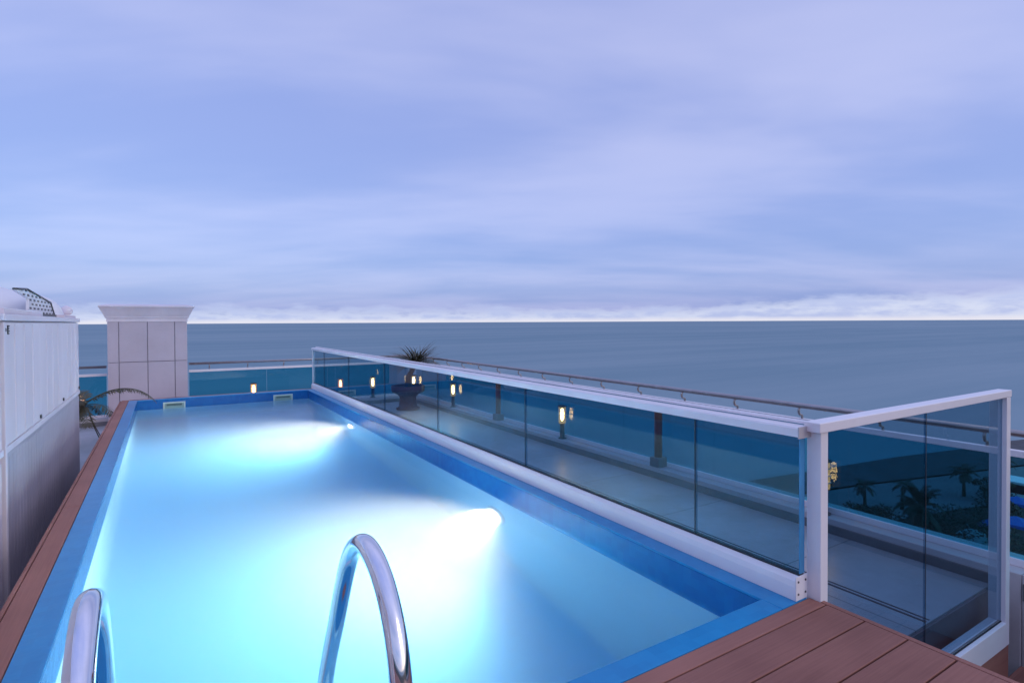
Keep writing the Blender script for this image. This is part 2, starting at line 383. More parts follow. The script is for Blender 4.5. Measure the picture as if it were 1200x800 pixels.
# underwater lamps in the right wall
def pool_lamp(y, z, power):
    b = MB(); prof = [(.0,0),(.125,0),(.135,.012),(.115,.03),(.10,.03)]
    n = 28; rings = []
    for r, h in ((.105,.0),(.15,.0),(.15,.014),(.125,.026),(.105,.026)):
        rings.append([b.bm.verts.new((XR-h-.001, y+r*math.cos(2*math.pi*k/n), z+r*math.sin(2*math.pi*k/n))) for k in range(n)])
    for i in range(4):
        for k in range(n): b.bm.faces.new((rings[i][k], rings[i+1][k], rings[i+1][(k+1)%n], rings[i][(k+1)%n])).smooth = True
    f = b.build('underwater_lamp', M['white'], pool)
    b = MB(); vs = [b.bm.verts.new((XR-.018, y+.104*math.cos(2*math.pi*k/n), z+.104*math.sin(2*math.pi*k/n))) for k in range(n)]
    c = b.bm.verts.new((XR-.036, y, z))
    for k in range(n): b.bm.faces.new((c, vs[(k+1)%n], vs[k])).smooth = True
    b.build('lens', M['pool_lens'], f)
    L = bpy.data.lights.new('pool_lamp_light', 'SPOT'); L.energy = power; L.color = (1., .83, .66)
    L.spot_size = R(POOL_SPOT); L.spot_blend = 1.; L.shadow_soft_size = .12
    o = bpy.data.objects.new('lamp_light', L); COL.objects.link(o); o.parent = f
    o.location = Vector((XR-.13, y, z)) - pool.location
    o.rotation_euler = Vector(POOL_AIM).to_track_quat('-Z', 'Y').to_euler()
POOL_SPOT, POOL_AIM, POOL_W = 142, (-1, -.14, -.05), 1180
pool_lamp(3.95, -.62, POOL_W); pool_lamp(8.05, -.55, POOL_W)
# water body (volume meets the walls inside their thickness)
b = MB(); b.box(XL-.01, XR+.01, YN-.01, YF+.01, zb-.012, ZW)
struct(b.build('pool_water', M['water']), 'milky pale turquoise pool water glowing from underwater lamps', 'water')

# ------------------------------------------------------------------ pool ladder
lad = thing('pool_ladder', (.15, 1.1, 0), 'polished steel pool ladder arching over the near pool edge', 'ladder')
def cr(pts, n=8):
    """Catmull-Rom through the points."""
    P = [Vector(p) for p in pts]; P = [P[0]*2-P[1]] + P + [P[-1]*2-P[-2]]; out = []
    for i in range(1, len(P)-2):
        a, c, d, e = P[i-1], P[i], P[i+1], P[i+2]
        for k in range(n):
            t = k/n; out.append(.5*((2*c) + (d-a)*t + (2*a-5*c+4*d-e)*t*t + (3*c-a-3*d+e)*t**3))
    out.append(P[-2]); return out
for x in (-.127, .402):
    pts = cr([(x,1.068,0),(x,1.068,.28),(x,1.078,.46),(x,1.115,.595),(x,1.195,.687),(x,1.305,.722),(x,1.405,.687),(x,1.485,.60),(x,1.59,.42),(x,1.71,.21),(x,1.79,.0),(x,1.81,-.2),(x,1.81,-.6),(x,1.81,-1.05)])
    h = MB().tube(pts, .0235, 24).build('handrail', M['chrome'], lad)
    MB().lathe([(.024,.0),(.055,.0),(.055,.006),(.03,.02),(.024,.02)], (x,1.068,.001)).build('flange', M['chrome'], h)
for z in (-.38, -.64, -.90):
    MB().box(-.09, .38, 1.77, 1.85, z-.015, z+.015, .006).build('tread', M['chrome'], lad)

# ------------------------------------------------------------------ pool glass fence (along the right side)
fence = thing('glass_fence', (GX, 1.46, 0), 'long tinted glass fence with white top rail along the right side of the pool', 'fence')
FY0, FY1 = 1.462, 11.15
b = MB()
prof = [(2.378,.001),(2.462,.001),(2.462,.092),(2.454,.102),(2.444,.105),(2.412,.105),(2.398,.100),(2.385,.086),(2.379,.06)]
for a, c in ((FY0, 4.86), (4.862, 8.258), (8.26, FY1)): b.prism(prof, 1, a, c)
base = b.build('base_profile', M['white'], fence)
b = MB(); b.box(2.376, 2.464, FY0-.007, FY0-.001, .0015, .108, .0015)
capo = b.build('end_plate', M['white'], base)
for x, z in ((2.392,.03),(2.446,.03),(2.392,.085),(2.446,.085)):
    MB().tube([(x, FY0-.0072, z), (x, FY0-.0095, z)], .005, 10).build('screw', M['dark_metal'], base)
MB().box(2.4105, 2.4445, FY0+.002, FY1, .104, .111).build('gasket', M['black'], base)
ys = [FY0+.004, 2.05, 3.725, 5.40, 7.075, 8.75, 10.3, FY1-.004]
for a, c in zip(ys[:-1], ys[1:]):
    b = MB(); b.box(2.417, 2.439, a+.002, c-.002, .106, .738)
    pn = b.build('glass_pane', M['pane_inner'], fence)
    if a > FY0+.1: MB().box(2.4155, 2.4195, a-.0025, a+.0025, .112, .731).build('silicone_joint', M['black'], pn)
    else: MB().box(2.416, 2.452, FY0+.0005, FY0+.0055, .112, .731, .001).build('edge_seal', M['edge'], pn)
b = MB(); b.prism([(2.385,.732),(2.475,.732),(2.475,.768),(2.468,.776),(2.392,.776),(2.385,.768)], 1, FY0-.01, FY1)
tr = b.build('top_rail', M['white'], fence)
b = MB(); b.box(2.379, 2.481, FY0-.017, FY0-.0105, .726, .778, .0015); b.build('end_cap', M['endcap'] if 'endcap' in M else M['stone'], tr)
b = MB(); b.box(2.462, 2.486, FY0-.03, FY1, .780, .794, .003); b.build('trim_strip', M['white'], tr)
# far end upright
MB().box(2.405, 2.45, FY1, FY1+.03, .0, .775, .002).build('end_post', M['white'], fence)

# ------------------------------------------------------------------ cross screen at the near right
scr = thing('glass_screen', (3.6, YS, ZLOW), 'tall white framed glass screen crossing the walkway to the outer parapet', 'screen')
p = MB().box(2.472, 2.53, YS-.02, YS+.045, ZLOW, .752, .003).build('post', M['white'], scr)
p2 = MB().box(4.562, 4.624, YS-.03, YS+.062, -.845, .752, .003).build('post', M['white'], scr)
MB().box(2.44, 4.628, YS-.034, YS+.04, .753, .798, .004).build('top_rail', M['white'], scr)
MB().box(2.531, 4.5615, YS-.034, YS-.0085, -.84, -.69, .003).build('bottom_rail', M['white'], scr)
MB().box(2.531, 4.5615, YS+.0085, YS+.060, -.84, -.69, .003).build('bottom_rail', M['white'], scr)
MB().box(2.531, 4.5615, YS-.0083, YS+.0083, -.83, -.685).build('gasket', M['black'], scr)
for a, c in ((2.531, 3.508), (3.512, 4.561)):
    b = MB(); b.box(a, c, YS-.006, YS+.006, -.70, .755)
    pn = b.build('glass_pane', M['pane_inner'], scr)
    if a > 3: MB().box(a-.0055, a+.0005, YS-.0075, YS-.0062, -.68, .752).build('silicone_joint', M['black'], pn)
tag(MB().box(2.532, 4.618, YS-.028, YS+.02, ZLOW+.001, -.846, .003).build('timber_riser', M['deck_x']), 'brown board riser under the white bottom rail of the glass screen', 'riser')

# ------------------------------------------------------------------ parapet kerb and facade
b = MB()
b.box(4.86, 5.28, 1.40, 13.0, ZG+.2, ZC, .006); b.box(4.862, 5.278, -4.5, 1.398, ZG+.2, ZC-.001, .006)
kerb = tag(b.build('parapet', M['stone']), 'long pale parapet kerb along the seaward right edge of the terrace', 'parapet')
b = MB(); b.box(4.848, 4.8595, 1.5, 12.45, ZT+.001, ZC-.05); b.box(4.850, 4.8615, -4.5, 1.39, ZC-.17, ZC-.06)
b.build('kerb_band', M['dark_concrete'], kerb)  # darker grey strip along the kerb face
b = MB(); b.box(-6., 4.86, 12.46, 13.0, ZG+.2, ZC, .006)
kerb2 = tag(b.build('parapet', M['stone']), 'pale parapet kerb closing the far end of the terrace beyond the pool', 'parapet')
b = MB(); b.box(-6, 4.84, 12.448, 12.4595, ZT+.001, ZC-.05); b.build('kerb_band', M['dark_concrete'], kerb2)  # matching darker strip on the far kerb
# drain slot in the paving
b = MB(); b.box(3.90, 3.918, 1.57, 12.4, ZT-.01, ZT+.003); b.box(3.945, 3.957, 1.57, 12.4, ZT-.01, ZT+.003)
tag(b.build('drain_slot', M['seam']), 'thin dark drain slot along the middle of the terrace paving', 'drain')

# ------------------------------------------------------------------ outer balustrades
def bracket_mb(p, d, z0, z1):
    """Curved S-bracket from the white bar up to the tube; d = inward unit vector."""
    x, y = p; pts = [(x, y, z0), (x+d[0]*.004, y+d[1]*.004, z0+.03), (x+d[0]*.042, y+d[1]*.042, z0+.045), (x+d[0]*.055, y+d[1]*.055, z0+.08), (x+d[0]*.04, y+d[1]*.04, z1)]
    return MB().tube(cr(pts, 5), .0105, 8)
ZH = .468
def balustrade(loc, label, axis, a0, a1, plane, inward, seams, brackets, name='glass_balustrade', hrail=None):
    t = thing(name, loc, label, 'balustrade', 'outer glass balustrades')
    def bx(p0, p1, z0, z1, s0, s1, bev=0):
        return MB().box(p0, p1, s0, s1, z0, z1, bev) if axis == 1 else MB().box(s0, s1, p0, p1, z0, z1, bev)
    bx(plane-.025, plane+.025, .30, .345, a0, a1, .004).build('top_bar', M['white'], t)
    bx(plane-.022, plane+.022, ZC, ZC+.05, a0, a1, .004).build('bottom_frame', M['white'], t)
    for s0, s1 in zip(seams[:-1], seams[1:]):
        bx(plane-.007, plane+.007, ZC+.051, .299, s0+.004, s1-.004).build('glass_pane', M['pane_outer'], t)
    d = (inward, 0) if axis == 1 else (0, inward)
    for s in brackets:
        p = (plane, s) if axis == 1 else (s, plane)
        bracket_mb(p, d, .343, ZH-.02).build('bracket', M['steel'], t)
    if hrail is None:
        q = plane + inward*.04
        hrail = [(q, a0, ZH), (q, a1, ZH)] if axis == 1 else [(a0, q, ZH), (a1, q, ZH)]
    MB().tube(hrail, .0235, 14).build('handrail', M['steel'], t)
br = [3.02 + .69*i for i in range(-10, 14)]
balustrade((XO, 5, ZC), 'long outer glass balustrade with steel handrail on the right parapet', 1, -4.4, 12.4, XO, -1, [-4.4 + 1.4*i for i in range(13)], [y for y in br if y < 12.2],
           hrail=[(XO-.04, -4.4, ZH), (XO-.04, 11.9, ZH)] + [(XO-.04-.7*(1-math.cos(R(a))), 11.9+.7*math.sin(R(a)), ZH) for a in range(15, 91, 15)] + [(3.6, YO-.02, ZH)])
balustrade((2.7, YO, ZC), 'outer glass balustrade between the clad pier and the far right corner', 0, .40, 4.9, YO, -1, [.40, 1.8, 3.2, 4.9], [.75 + .69*i for i in range(5)])
balustrade((-2.5, YO, ZC), 'short outer glass balustrade left of the clad pier', 0, -5.9, -.90, YO, -1, [-5.9, -4.3, -2.6, -.9], [-5.5 + .69*i for i in range(7)])

# ------------------------------------------------------------------ clad pier
px0, px1, py0, py1 = -.855, .365, 12.2, 13.42
pier = thing('clad_pier', ((px0+px1)/2, (py0+py1)/2, ZT), 'square lilac grey panel clad pier with flared cornice behind the far left pool corner', 'pier')
b = MB(); b.box(px0+.012, px1-.012, py0+.012, py1-.012, ZG+.2, 1.30); b.build('core', M['clad_joint'], pier)
b = MB(); g = .006
xsm = [px0, -.69, -.26, .165, px1]; zs = [ZT, .56, 1.29]
for i in range(4):
    for j in range(2):
        b.box(xsm[i]+(g if i else 0), xsm[i+1]-(g if i<3 else 0), py0, py0+.011, zs[j]+g, zs[j+1]-g, .002)
ysm = [py0+.0115, py0+.17, py0+.61, py0+1.05, py1]
for i in range(4):
    for j in range(2):
        for X in ((px0, px0+.011), (px1-.011, px1)):
            b.box(X[0], X[1], ysm[i]+g, ysm[i+1]-g, zs[j]+g, zs[j+1]-g, .002)
b.build('cladding', M['clad'], pier)
b = MB(); cxm, cym = (px0+px1)/2, (py0+py1)/2; h0 = (px1-px0)/2
prof = [(0.0,1.285),(.012,1.285),(.012,1.345),(.03,1.35),(.035,1.38),(.055,1.42),(.080,1.475),(.105,1.525),(.122,1.55),(.122,1.57),(.0,1.60)]
rings = []
for o_, z in prof:
    rings.append([b.bm.verts.new((cxm+sx*(h0+o_), cym+sy*(h0+o_), z)) for sx, sy in ((-1,-1),(1,-1),(1,1),(-1,1))])
for i in range(len(rings)-1):
    for k in range(4): b.bm.faces.new((rings[i][k], rings[i][(k+1)%4], rings[i+1][(k+1)%4], rings[i+1][k]))
b.bm.faces.new(rings[0][::-1]); b.bm.faces.new(rings[-1])
b.build('cornice', M['white_metal'], pier)

# ------------------------------------------------------------------ ventilation units on the left
FX = -.85
def vent_unit(y0, y1, label, full):
    t = thing('ventilation_unit', (FX-.7, (y0+y1)/2, ZT), label, 'ventilation unit', 'ventilation units beside the pool')
    b = MB(); b.box(FX-1.4, FX-.02, y0, y1, ZT+.002, 1.27, .004); b.build('housing', M['white_metal'], t)
    n = 3; w = (y1-y0-.06)/n
    for i in range(n):
        a = y0+.03+i*w
        b = MB(); b.box(FX-.0195, FX, a+.004, a+w-.004, .485, 1.262, .004)
        for k in range(1, 4): b.box(FX-.0005, FX+.004, a+w*k/4-.012, a+w*k/4+.012, .50, 1.25, .002)
        p = b.build('door_panel', M['white_metal'], t)
        if full:
            b = MB(); b.box(FX, FX+.012, a+w-.06, a+w-.035, .50, .53, .003); b.build('latch', M['dark_metal'], p)
    for i in range(n):
        a = y0+.03+i*w
        b = MB(); b.box(FX-.0195, FX-.008, a+.004, a+w-.004, ZT+.02, .435, .003)
        k = 0; yy = a+.03
        while yy < a+w-.06:
            b.prism([(yy, FX-.0085), (yy+.012, FX+.004), (yy+.05, FX+.004), (yy+.062, FX-.0085)], 2, ZT+.06, .40) if False else b.box(FX-.0085, FX-.0065, yy, yy+.085, ZT+.05, .40, .0015)
            yy += .10
        b.build('lower_panel', M['louvre_metal'] if full else M['white_metal'], t)
    MB().box(FX-.0185, FX+.004, y0+.01, y1-.01, .44, .48, .003).build('rail_strip', M['white_metal'], t)
    MB().box(FX-1.42, FX+.012, y0-.01, y1+.01, 1.272, 1.315, .004).build('top_flange', M['white_metal'], t)
    MB().box(FX-.03, FX+.006, y0-.002, y0+.04, ZT+.004, 1.265, .003).build('corner_post', M['white_metal'], t)
    return t
ua = vent_unit(4.62, 8.26, 'tall white ventilation unit with dark lower panels and fan domes left of the pool', True)
ub = vent_unit(.60, 4.585, 'nearer white ventilation unit with plain lower panels at the left photo edge', False)
MB().box(FX-.5, FX-.01, 4.72, 6.0, 1.3155, 1.355, .004).build('cover_box', M['white_metal'], ua)
MB().box(FX-.40, FX-.02, 7.35, 8.2, 1.3155, 1.345, .004).build('cover_box', M['white_metal'], ua)
# fan domes
def dome(c, r, h, name, mat):
    prof = [(r*1.06,0),(r*1.06,.03)] + [(r*math.cos(R(a)), .03+h*math.sin(R(a))**1.15) for a in range(0, 90, 10)] + [(.01, .03+h)]
    return MB().lathe(prof, c, 36).build(name, mat, ua)
dome((-1.42, 6.55, 1.316), .46, .265, 'fan_dome', M['pale_panel'])
dome((-1.17, 7.62, 1.316), .26, .215, 'fan_dome', M['pale_panel'])
MB().lathe([(.02,0),(.02,.03),(.05,.05),(.062,.085),(.05,.12),(.02,.14),(.005,.145)], (-.95, 8.16, 1.316), 20).build('vent_cap', M['white_metal'], ua)
# perforated fan guard
poly = [(5.47,1.513),(5.95,1.535),(7.06,1.46),(7.29,1.335),(6.03,1.335),(6.04,1.46)]
b = MB(); b.prism(poly, 0, -.965, -.945)
guard = b.build('fan_guard', M['guard'] if 'guard' in M else M['pale_panel'], ua)
def inside(y, z):
    c = False; j = len(poly)-1
    for i in range(len(poly)):
        (yi, zi), (yj, zj) = poly[i], poly[j]
        if (zi > z) != (zj > z) and y < (yj-yi)*(z-zi)/(zj-zi)+yi: c = not c
        j = i
    return c
b = MB()
for r_, z in enumerate([1.35+.034*i for i in range(6)]):
    for k in range(12):
        y = 5.5 + .17*k + (.085 if r_ % 2 else 0)
        if inside(y-.05, z) and inside(y+.05, z): b.box(-.9445, -.941, y-.032, y+.032, z-.007, z+.007)
b.build('perforation', M['dark_metal'], guard)
b = MB()
for (a, c) in ((0,1),(1,2),(2,3)):
    b.tube([(-.943, poly[a][0], poly[a][1]), (-.943, poly[c][0], poly[c][1])], .008, 8)
b.box(-.96, -.935, 6.03, 7.35, 1.318, 1.345)
b.build('rim', M['dark_metal'], guard)
# maker's sticker: dark dot and short illegible marks
MB().tube([(FX+.001, 4.685, 1.215), (FX+.005, 4.685, 1.215)], .011, 12).build('sticker_dot', M['dark_metal'], ua)
b = MB()
for z, w in ((1.238,.03),(1.222,.022),(1.206,.032),(1.19,.024)): b.box(FX+.0005, FX+.0045, 4.735, 4.735+w*1.6, z-.004, z+.005)
b.box(FX+.0005, FX+.0045, 4.735, 4.748, 1.186, 1.243)
b.build('sticker', M['dark_metal'], ua)

# ------------------------------------------------------------------ bollard lamps
def make_lamp():
    t = empty('bollard_lamp', (0,0,0))
    MB().lathe([(.06,0),(.06,.012),(.036,.02),(.034,.215),(.055,.225)], (0,0,0), 16).build('pole', M['dark_metal'], t)
    d = MB().lathe([(.048,.226),(.053,.24),(.053,.455),(.048,.466)], (0,0,0), 20).build('diffuser', M['frost'], t)
    MB().lathe([(.01,.26),(.022,.28),(.027,.35),(.022,.42),(.01,.435)], (0,0,0), 16).build('bulb', M['lamp_glow'], d)
    b = MB()
    for z in (.285, .348, .411):
        b.lathe([(.0545,z-.003),(.063,z-.005),(.063,z-.001),(.0545,z+.002)], (0,0,0), 20)
    b.build('louvre', M['steel'], t)
    MB().lathe([(.045,.467),(.066,.465),(.068,.476),(.045,.488),(.01,.492)], (0,0,0), 20).build('cap', M['dark_metal'], t)
    return t
lamps = [(4.93, 2.77, 'lit bollard lamp on the parapet behind the glass screen near its left post'),
         (4.93, 6.60, 'lit bollard lamp on the parapet in the middle of the pool glass fence'),
         (4.93, 10.25, 'lit bollard lamp on the parapet between the planter and the far brown post'),
         (4.93, 12.35, 'lit bollard lamp in the far corner behind the red brown planter'),
         (4.02, 12.54, 'lit bollard lamp on the far parapet left of the red brown planter'),
         (1.54, 12.54, 'lit bollard lamp on the far parapet right of the clad pier'),
         (-1.42, 11.05, 'lit bollard lamp on the floor behind the white ventilation unit beside the palm')]
l0 = make_lamp()
for i, (x, y, lb) in enumerate(lamps):
    o = l0 if i == 0 else copy_tree(l0)
    o.location = (x, y, (ZT if x < 0 else ZC)+.001); tag(o, lb, 'lamp', 'lit bollard lamps around the terrace')
# rust-brown posts midway between lamps
def make_post():
    t = empty('brown_post', (0,0,0))
    MB().box(-.07,.07,-.07,.07,0,.11,.006).build('base', M['dark_concrete'], t)
    MB().lathe([(.045,.105),(.045,.66),(.03,.69),(.005,.70)], (0,0,0), 18).build('shaft', M['rust'], t)
    return t
q0 = make_post()
for i, (x, y, lb) in enumerate([(4.93, 4.72, 'nearer rust brown post on the parapet behind the glass fence'), (4.93, 8.45, 'farther slim rust brown post on the parapet between two lamps')]):
    o = q0 if i == 0 else copy_tree(q0); o.location = (x, y, ZC+.001); tag(o, lb, 'post', 'brown posts on the parapet')

# ------------------------------------------------------------------ planter with yucca, palm on the left
pl = thing('planter', (4.36, 11.25, ZT), 'red brown bowl planter on a stem near the far right corner', 'planter')
MB().lathe([(.16,0),(.24,.0),(.25,.03),(.19,.06),(.17,.26),(.22,.32),(.33,.37),(.35,.40),(.35,.50),(.33,.51),(.31,.47),(.28,.44),(.0,.44)], (4.36,11.25,ZT), 28).build('bowl', M['terra'], pl)
MB().lathe([(.0,.0),(.30,.0),(.27,.03),(.0,.045)], (4.36,11.25,ZT+.445), 20).build('soil', M['soil'], pl)

def blade(b, base, az, el, L, w, droop, n=7):
    """A narrow leaf blade with a keel, curving down by gravity."""
    d = Vector((math.cos(az)*math.cos(el), math.sin(az)*math.cos(el), math.sin(el)))
    side = Vector((-math.sin(az), math.cos(az), 0)); p = Vector(base); rows = []
    for i in range(n+1):
        t = i/n; ww = w*(.55+.9*t if t < .4 else .91*(1-((t-.4)/.6)**1.6)+.02)
        upv = side.cross(d).normalized()
        rows.append((b.bm.verts.new(p+side*ww), b.bm.verts.new(p-upv*ww*.35), b.bm.verts.new(p-side*ww)))
        p = p + d*(L/n); d = (d + Vector((0,0,-droop/n))).normalized()
    for i in range(n):
        for k in (0,1): b.bm.faces.new((rows[i][k], rows[i+1][k], rows[i+1][k+1], rows[i][k+1])).smooth = True
def frond(b, base, az, el, L, droop, leaf=.22, n=26, w=.011, hang=.5):
    d = Vector((math.cos(az)*math.cos(el), math.sin(az)*math.cos(el), math.sin(el))); p = Vector(base); pts = []
    for i in range(n+1):
        pts.append((p.copy(), d.copy())); p = p + d*(L/n); d = (d + Vector((0,0,-droop/n*(.4+1.2*i/n)))).normalized()
    b.tube([q[0] for q in pts], [.011*L*(1-.85*i/n)+.001 for i in range(n+1)], 5)
    for i in range(3, n+1):
        q, dd = pts[i]; t = i/n
        side = dd.cross(Vector((0,0,1))); side = side.normalized() if side.length > .01 else Vector((1,0,0))
        ll = leaf*L*(math.sin(math.pi*min(1, .15+.8*t))**.6)
        for s in (-1, 1):
            for rr in (0, .5):
                dv = (side*s*random.uniform(.75,1) + dd*random.uniform(.5,.8) + Vector((0,0,-hang*random.uniform(.3,1)))).normalized()
                a = q + dd*(L/n)*rr; e = a + dv*ll*random.uniform(.8,1.1); m_ = (a+e)/2 + Vector((0,0,.04*ll)); wv = dd*w*L
                v = [b.bm.verts.new(x) for x in (a-wv*.5, a+wv*.5, m_+wv, e, m_-wv)]
                b.bm.faces.new((v[0], v[1], v[2], v[4])); b.bm.faces.new((v[4], v[2], v[3]))
yu = thing('yucca_plant', (4.36, 11.25, ZT+.48), 'spiky dark yucca growing from the red brown planter above the fence rail', 'plant')
MB().tube([(4.36,11.25,ZT+.47),(4.37,11.24,-.0+.1),(4.53,11.25,.36)], [.07,.055,.05], 10).build('stem', M['bark'], yu)
b = MB()
for i in range(270):
    az = random.uniform(0, 2*math.pi); el = random.triangular(-.15, 1.15, .22)
    blade(b, (4.54+random.uniform(-.09,.09), 11.25+random.uniform(-.05,.05), .36+random.uniform(-.08,.08)), az, el, random.uniform(.50,.88)*(1-.25*max(0,math.sin(el))), random.uniform(.009,.017), random.uniform(.2,1.1))
b.build('leaves', M['frond'], yu)

pp = thing('potted_palm', (-.98, 10.4, ZT), 'dark green palm with one long arching frond between ventilation unit and clad pier', 'plant')
MB().lathe([(.15,0),(.19,.3),(.2,.32),(.17,.31),(.0,.28)], (-1.42,10.4,ZT+.001), 24).build('pot', M['terra'], pp)
MB().tube([(-1.42,10.4,ZT+.28),(-1.30,10.4,-.1),(-1.0,10.4,.08)], [.05,.04,.03], 8).build('stem', M['bark'], pp)
b = MB()
frond(b, (-1.0,10.4,.08), R(-14), R(36), 1.02, 1.9, leaf=.10, n=30, w=.006, hang=1.5)
for k in range(17):
    frond(b, (-1.0+random.uniform(-.05,.05),10.4+random.uniform(-.06,.06),.06), random.uniform(R(-110), R(250)), random.uniform(R(-35), R(60)), random.uniform(.3,.48), 1.6, leaf=.42, n=14, w=.018)
b.build('fronds', M['frond'], pp)
b = MB()
for az, L in ((-40,.72), (-20,.62)):
    b.tube(cr([(-.98,10.38,.02),(-.98+.10*L,10.3,-.2),(-.98+.28*L,10.25,-.5)],5), .007, 5)
b.build('stalk', M['frond'], pp)

# ------------------------------------------------------------------ shore below: palms, shrubs, awnings
def palm(x, y, h, label, seed, crown=1.6, nf=22):
    random.seed(seed); z0 = ZG+.36
    t = thing('palm_tree', (x, y, z0), label, 'palm tree', 'palms along the promenade')
    bend = random.uniform(-.3,.3)
    MB().tube([(x,y,z0),(x+bend*.4,y,z0+h*.5),(x+bend,y,z0+h)], [.26,.2,.17], 9).build('trunk', M['bark'], t)
    b = MB()
    for k in range(nf):
        az = 2*math.pi*k/nf + random.uniform(-.2,.2)
        frond(b, (x+bend,y,z0+h), az, R(random.uniform(-15,70)), crown*random.uniform(.8,1.15), random.uniform(1.2,2.2), leaf=.32, n=12, w=.03)
    b.build('crown', M['leafdark'], t)
palm(81.4, 40.0, 3.1, 'small palm on the promenade left of the screen seam, nearest its left post', 1)
palm(85.6, 37.3, 3.1, 'small palm on the promenade just left of the screen seam', 2)
palm(99.7, 35.3, 3.5, 'small palm on the promenade right of the screen seam, farthest out', 3, 1.9)
palm(78.4, 44.2, 2.7, 'small palm beside the left post of the screen near the shore road', 4)
palm(112, 34.5, 3.5, 'distant palm on the promenade near the right post of the screen', 5)
def shrub(x, y, r, h, label, seed, mat, n=2600, leaf=.15, cat='shrub', name='shrub', group='dark shrubs in the park below'):
    random.seed(seed); z0 = ZG+.16
    t = thing(name, (x, y, z0), label, cat, group)
    b = MB(); 
    for k in range(5):
        a = 2*math.pi*k/5; b.tube([(x,y,z0),(x+.35*r*math.cos(a),y+.35*r*math.sin(a),z0+h*.5),(x+.6*r*math.cos(a),y+.6*r*math.sin(a),z0+h*.8)], [.16,.08,.03], 6)
    b.build('trunk', M['bark'], t)
    b = MB(); clumps = [(random.gauss(0,.45)*r, random.gauss(0,.45)*r, random.uniform(.3,.95)*h, random.uniform(.25,.5)*r) for _ in range(12)]
    for k in range(n):
        c = random.choice(clumps); v = Vector((random.gauss(0,1),random.gauss(0,1),random.gauss(0,1))).normalized()*c[3]*random.uniform(.6,1.1)
        p = Vector((x+c[0],y+c[1],z0+c[2]))+Vector((v.x,v.y,v.z*.7)); p.z = max(p.z, z0+.05)
        a = Vector((random.gauss(0,1),random.gauss(0,1),random.gauss(0,.6))).normalized()*leaf; c_ = a.cross(v).normalized()*leaf*.6
        b.quad(p-a, p-c_, p+a, p+c_)
    b.build('crown', mat, t)
shrub(72.5, 33.8, 3.4, 2.6, 'low olive brown shrub mass left of the big dark palm', 21, M['leafbrown'])
shrub(76.5, 37.0, 2.6, 1.9, 'low dark shrub behind the olive brown shrub', 22, M['leafdark'])
shrub(66.5, 29.5, 4.2, 3.0, 'broad dark shrub hugging the parapet frame left of the seam', 23, M['leafdark'], 3400)
shrub(79.5, 27.8, 4.4, 3.0, 'broad dark shrub between the big palm and the pale dome tent', 24, M['leafbrown'], 3400)
shrub(99.5, 31.5, 2.2, 3.6, 'round dark tree near the right post of the screen', 25, M['leafdark'], 2400, .14, 'tree', 'round_tree', 'dark trees in the park below')
shrub(90.0, 28.5, 3.2, 2.6, 'low dark shrub behind the blue awnings', 26, M['leafdark'])
random.seed(31)
bt = thing('date_palm', (73.2, 30.2, ZG+.2), 'big dark bushy date palm seen through the screen seam', 'palm tree')
MB().tube([(73.2,30.2,ZG+.2),(73.2,30.2,ZG+3.0),(73.3,30.2,ZG+5.2)], [.45,.4,.4], 10).build('trunk', M['bark'], bt)
b = MB()
for k in range(46):
    frond(b, (73.3,30.2,ZG+5.0+random.uniform(-.6,.5)), random.uniform(0,2*math.pi), R(random.uniform(-25,80)), random.uniform(2.3,3.2), random.uniform(1.2,2.4), leaf=.26, n=16, w=.022)
b.build('crown', M['leafdark'], bt)
# blue beach canopies (pyramid canvas on four poles)
def canopy(x, y, r, h, label, seed):
    z0 = ZG+.3; t = thing('beach_canopy', (x,y,z0), label, 'canopy', 'blue canopies in the park below')
    b = MB(); top = b.bm.verts.new((x,y,z0+h+.7))
    c1 = [b.bm.verts.new((x+sx*r,y+sy*r,z0+h)) for sx,sy in ((-1,-1),(1,-1),(1,1),(-1,1))]; c0 = [b.bm.verts.new((x+sx*r,y+sy*r,z0+h-.35)) for sx,sy in ((-1,-1),(1,-1),(1,1),(-1,1))]
    for k in range(4):
        b.bm.faces.new((c1[k], c1[(k+1)%4], top)); b.bm.faces.new((c0[k], c0[(k+1)%4], c1[(k+1)%4], c1[k]))
    b.build('canvas', M['blue_canvas'], t)
    for sx, sy in ((-1,-1),(1,-1),(1,1),(-1,1)):
        MB().tube([(x+sx*r*.97,y+sy*r*.97,z0),(x+sx*r*.97,y+sy*r*.97,z0+h-.02)], .06, 6).build('pole', M['pale_panel'], t)
canopy(82.5, 26.3, 1.2, 2.0, 'blue canopy beside the pale dome tent, left of the end post', 1)
canopy(94.2, 27.6, 1.3, 2.3, 'smaller looking blue canopy just right of the end post, farther one', 2)
canopy(84.8, 24.9, 1.5, 2.2, 'blue canopy just right of the end post, nearer one', 3)
tent = thing('dome_tent', (78.0, 26.75, ZG+.3), 'pale teal dome tent low behind the right part of the screen', 'tent')
MB().lathe([(1.75,0),(1.78,.6),(1.6,1.2),(1.15,1.75),(.6,2.0),(.02,2.1)], (78.0,26.75,ZG+.3), 22).build('canvas', M['teal_canvas'], tent)
MB().tube([(81.2,28.3,ZG+.3),(81.2,28.3,ZG+2.2)], .12, 8).build('mast', M['pale_panel'], tent)
kio = thing('beach_kiosk', (104.5, 29.8, ZG+.3), 'white beach kiosk with dark opening beyond the end post', 'kiosk')
b = MB(); b.box(103.0,106.5,28.0,32.0,ZG+.3,ZG+2.9); b.build('wall', M['pale_panel'], kio)
MB().box(102.85,106.8,27.6,32.4,ZG+2.9,ZG+3.15,.03).build('roof', M['pale_panel'], kio)
MB().box(102.96,103.02,28.5,31.5,ZG+1.5,ZG+2.75).build('opening', M['black'], kio)

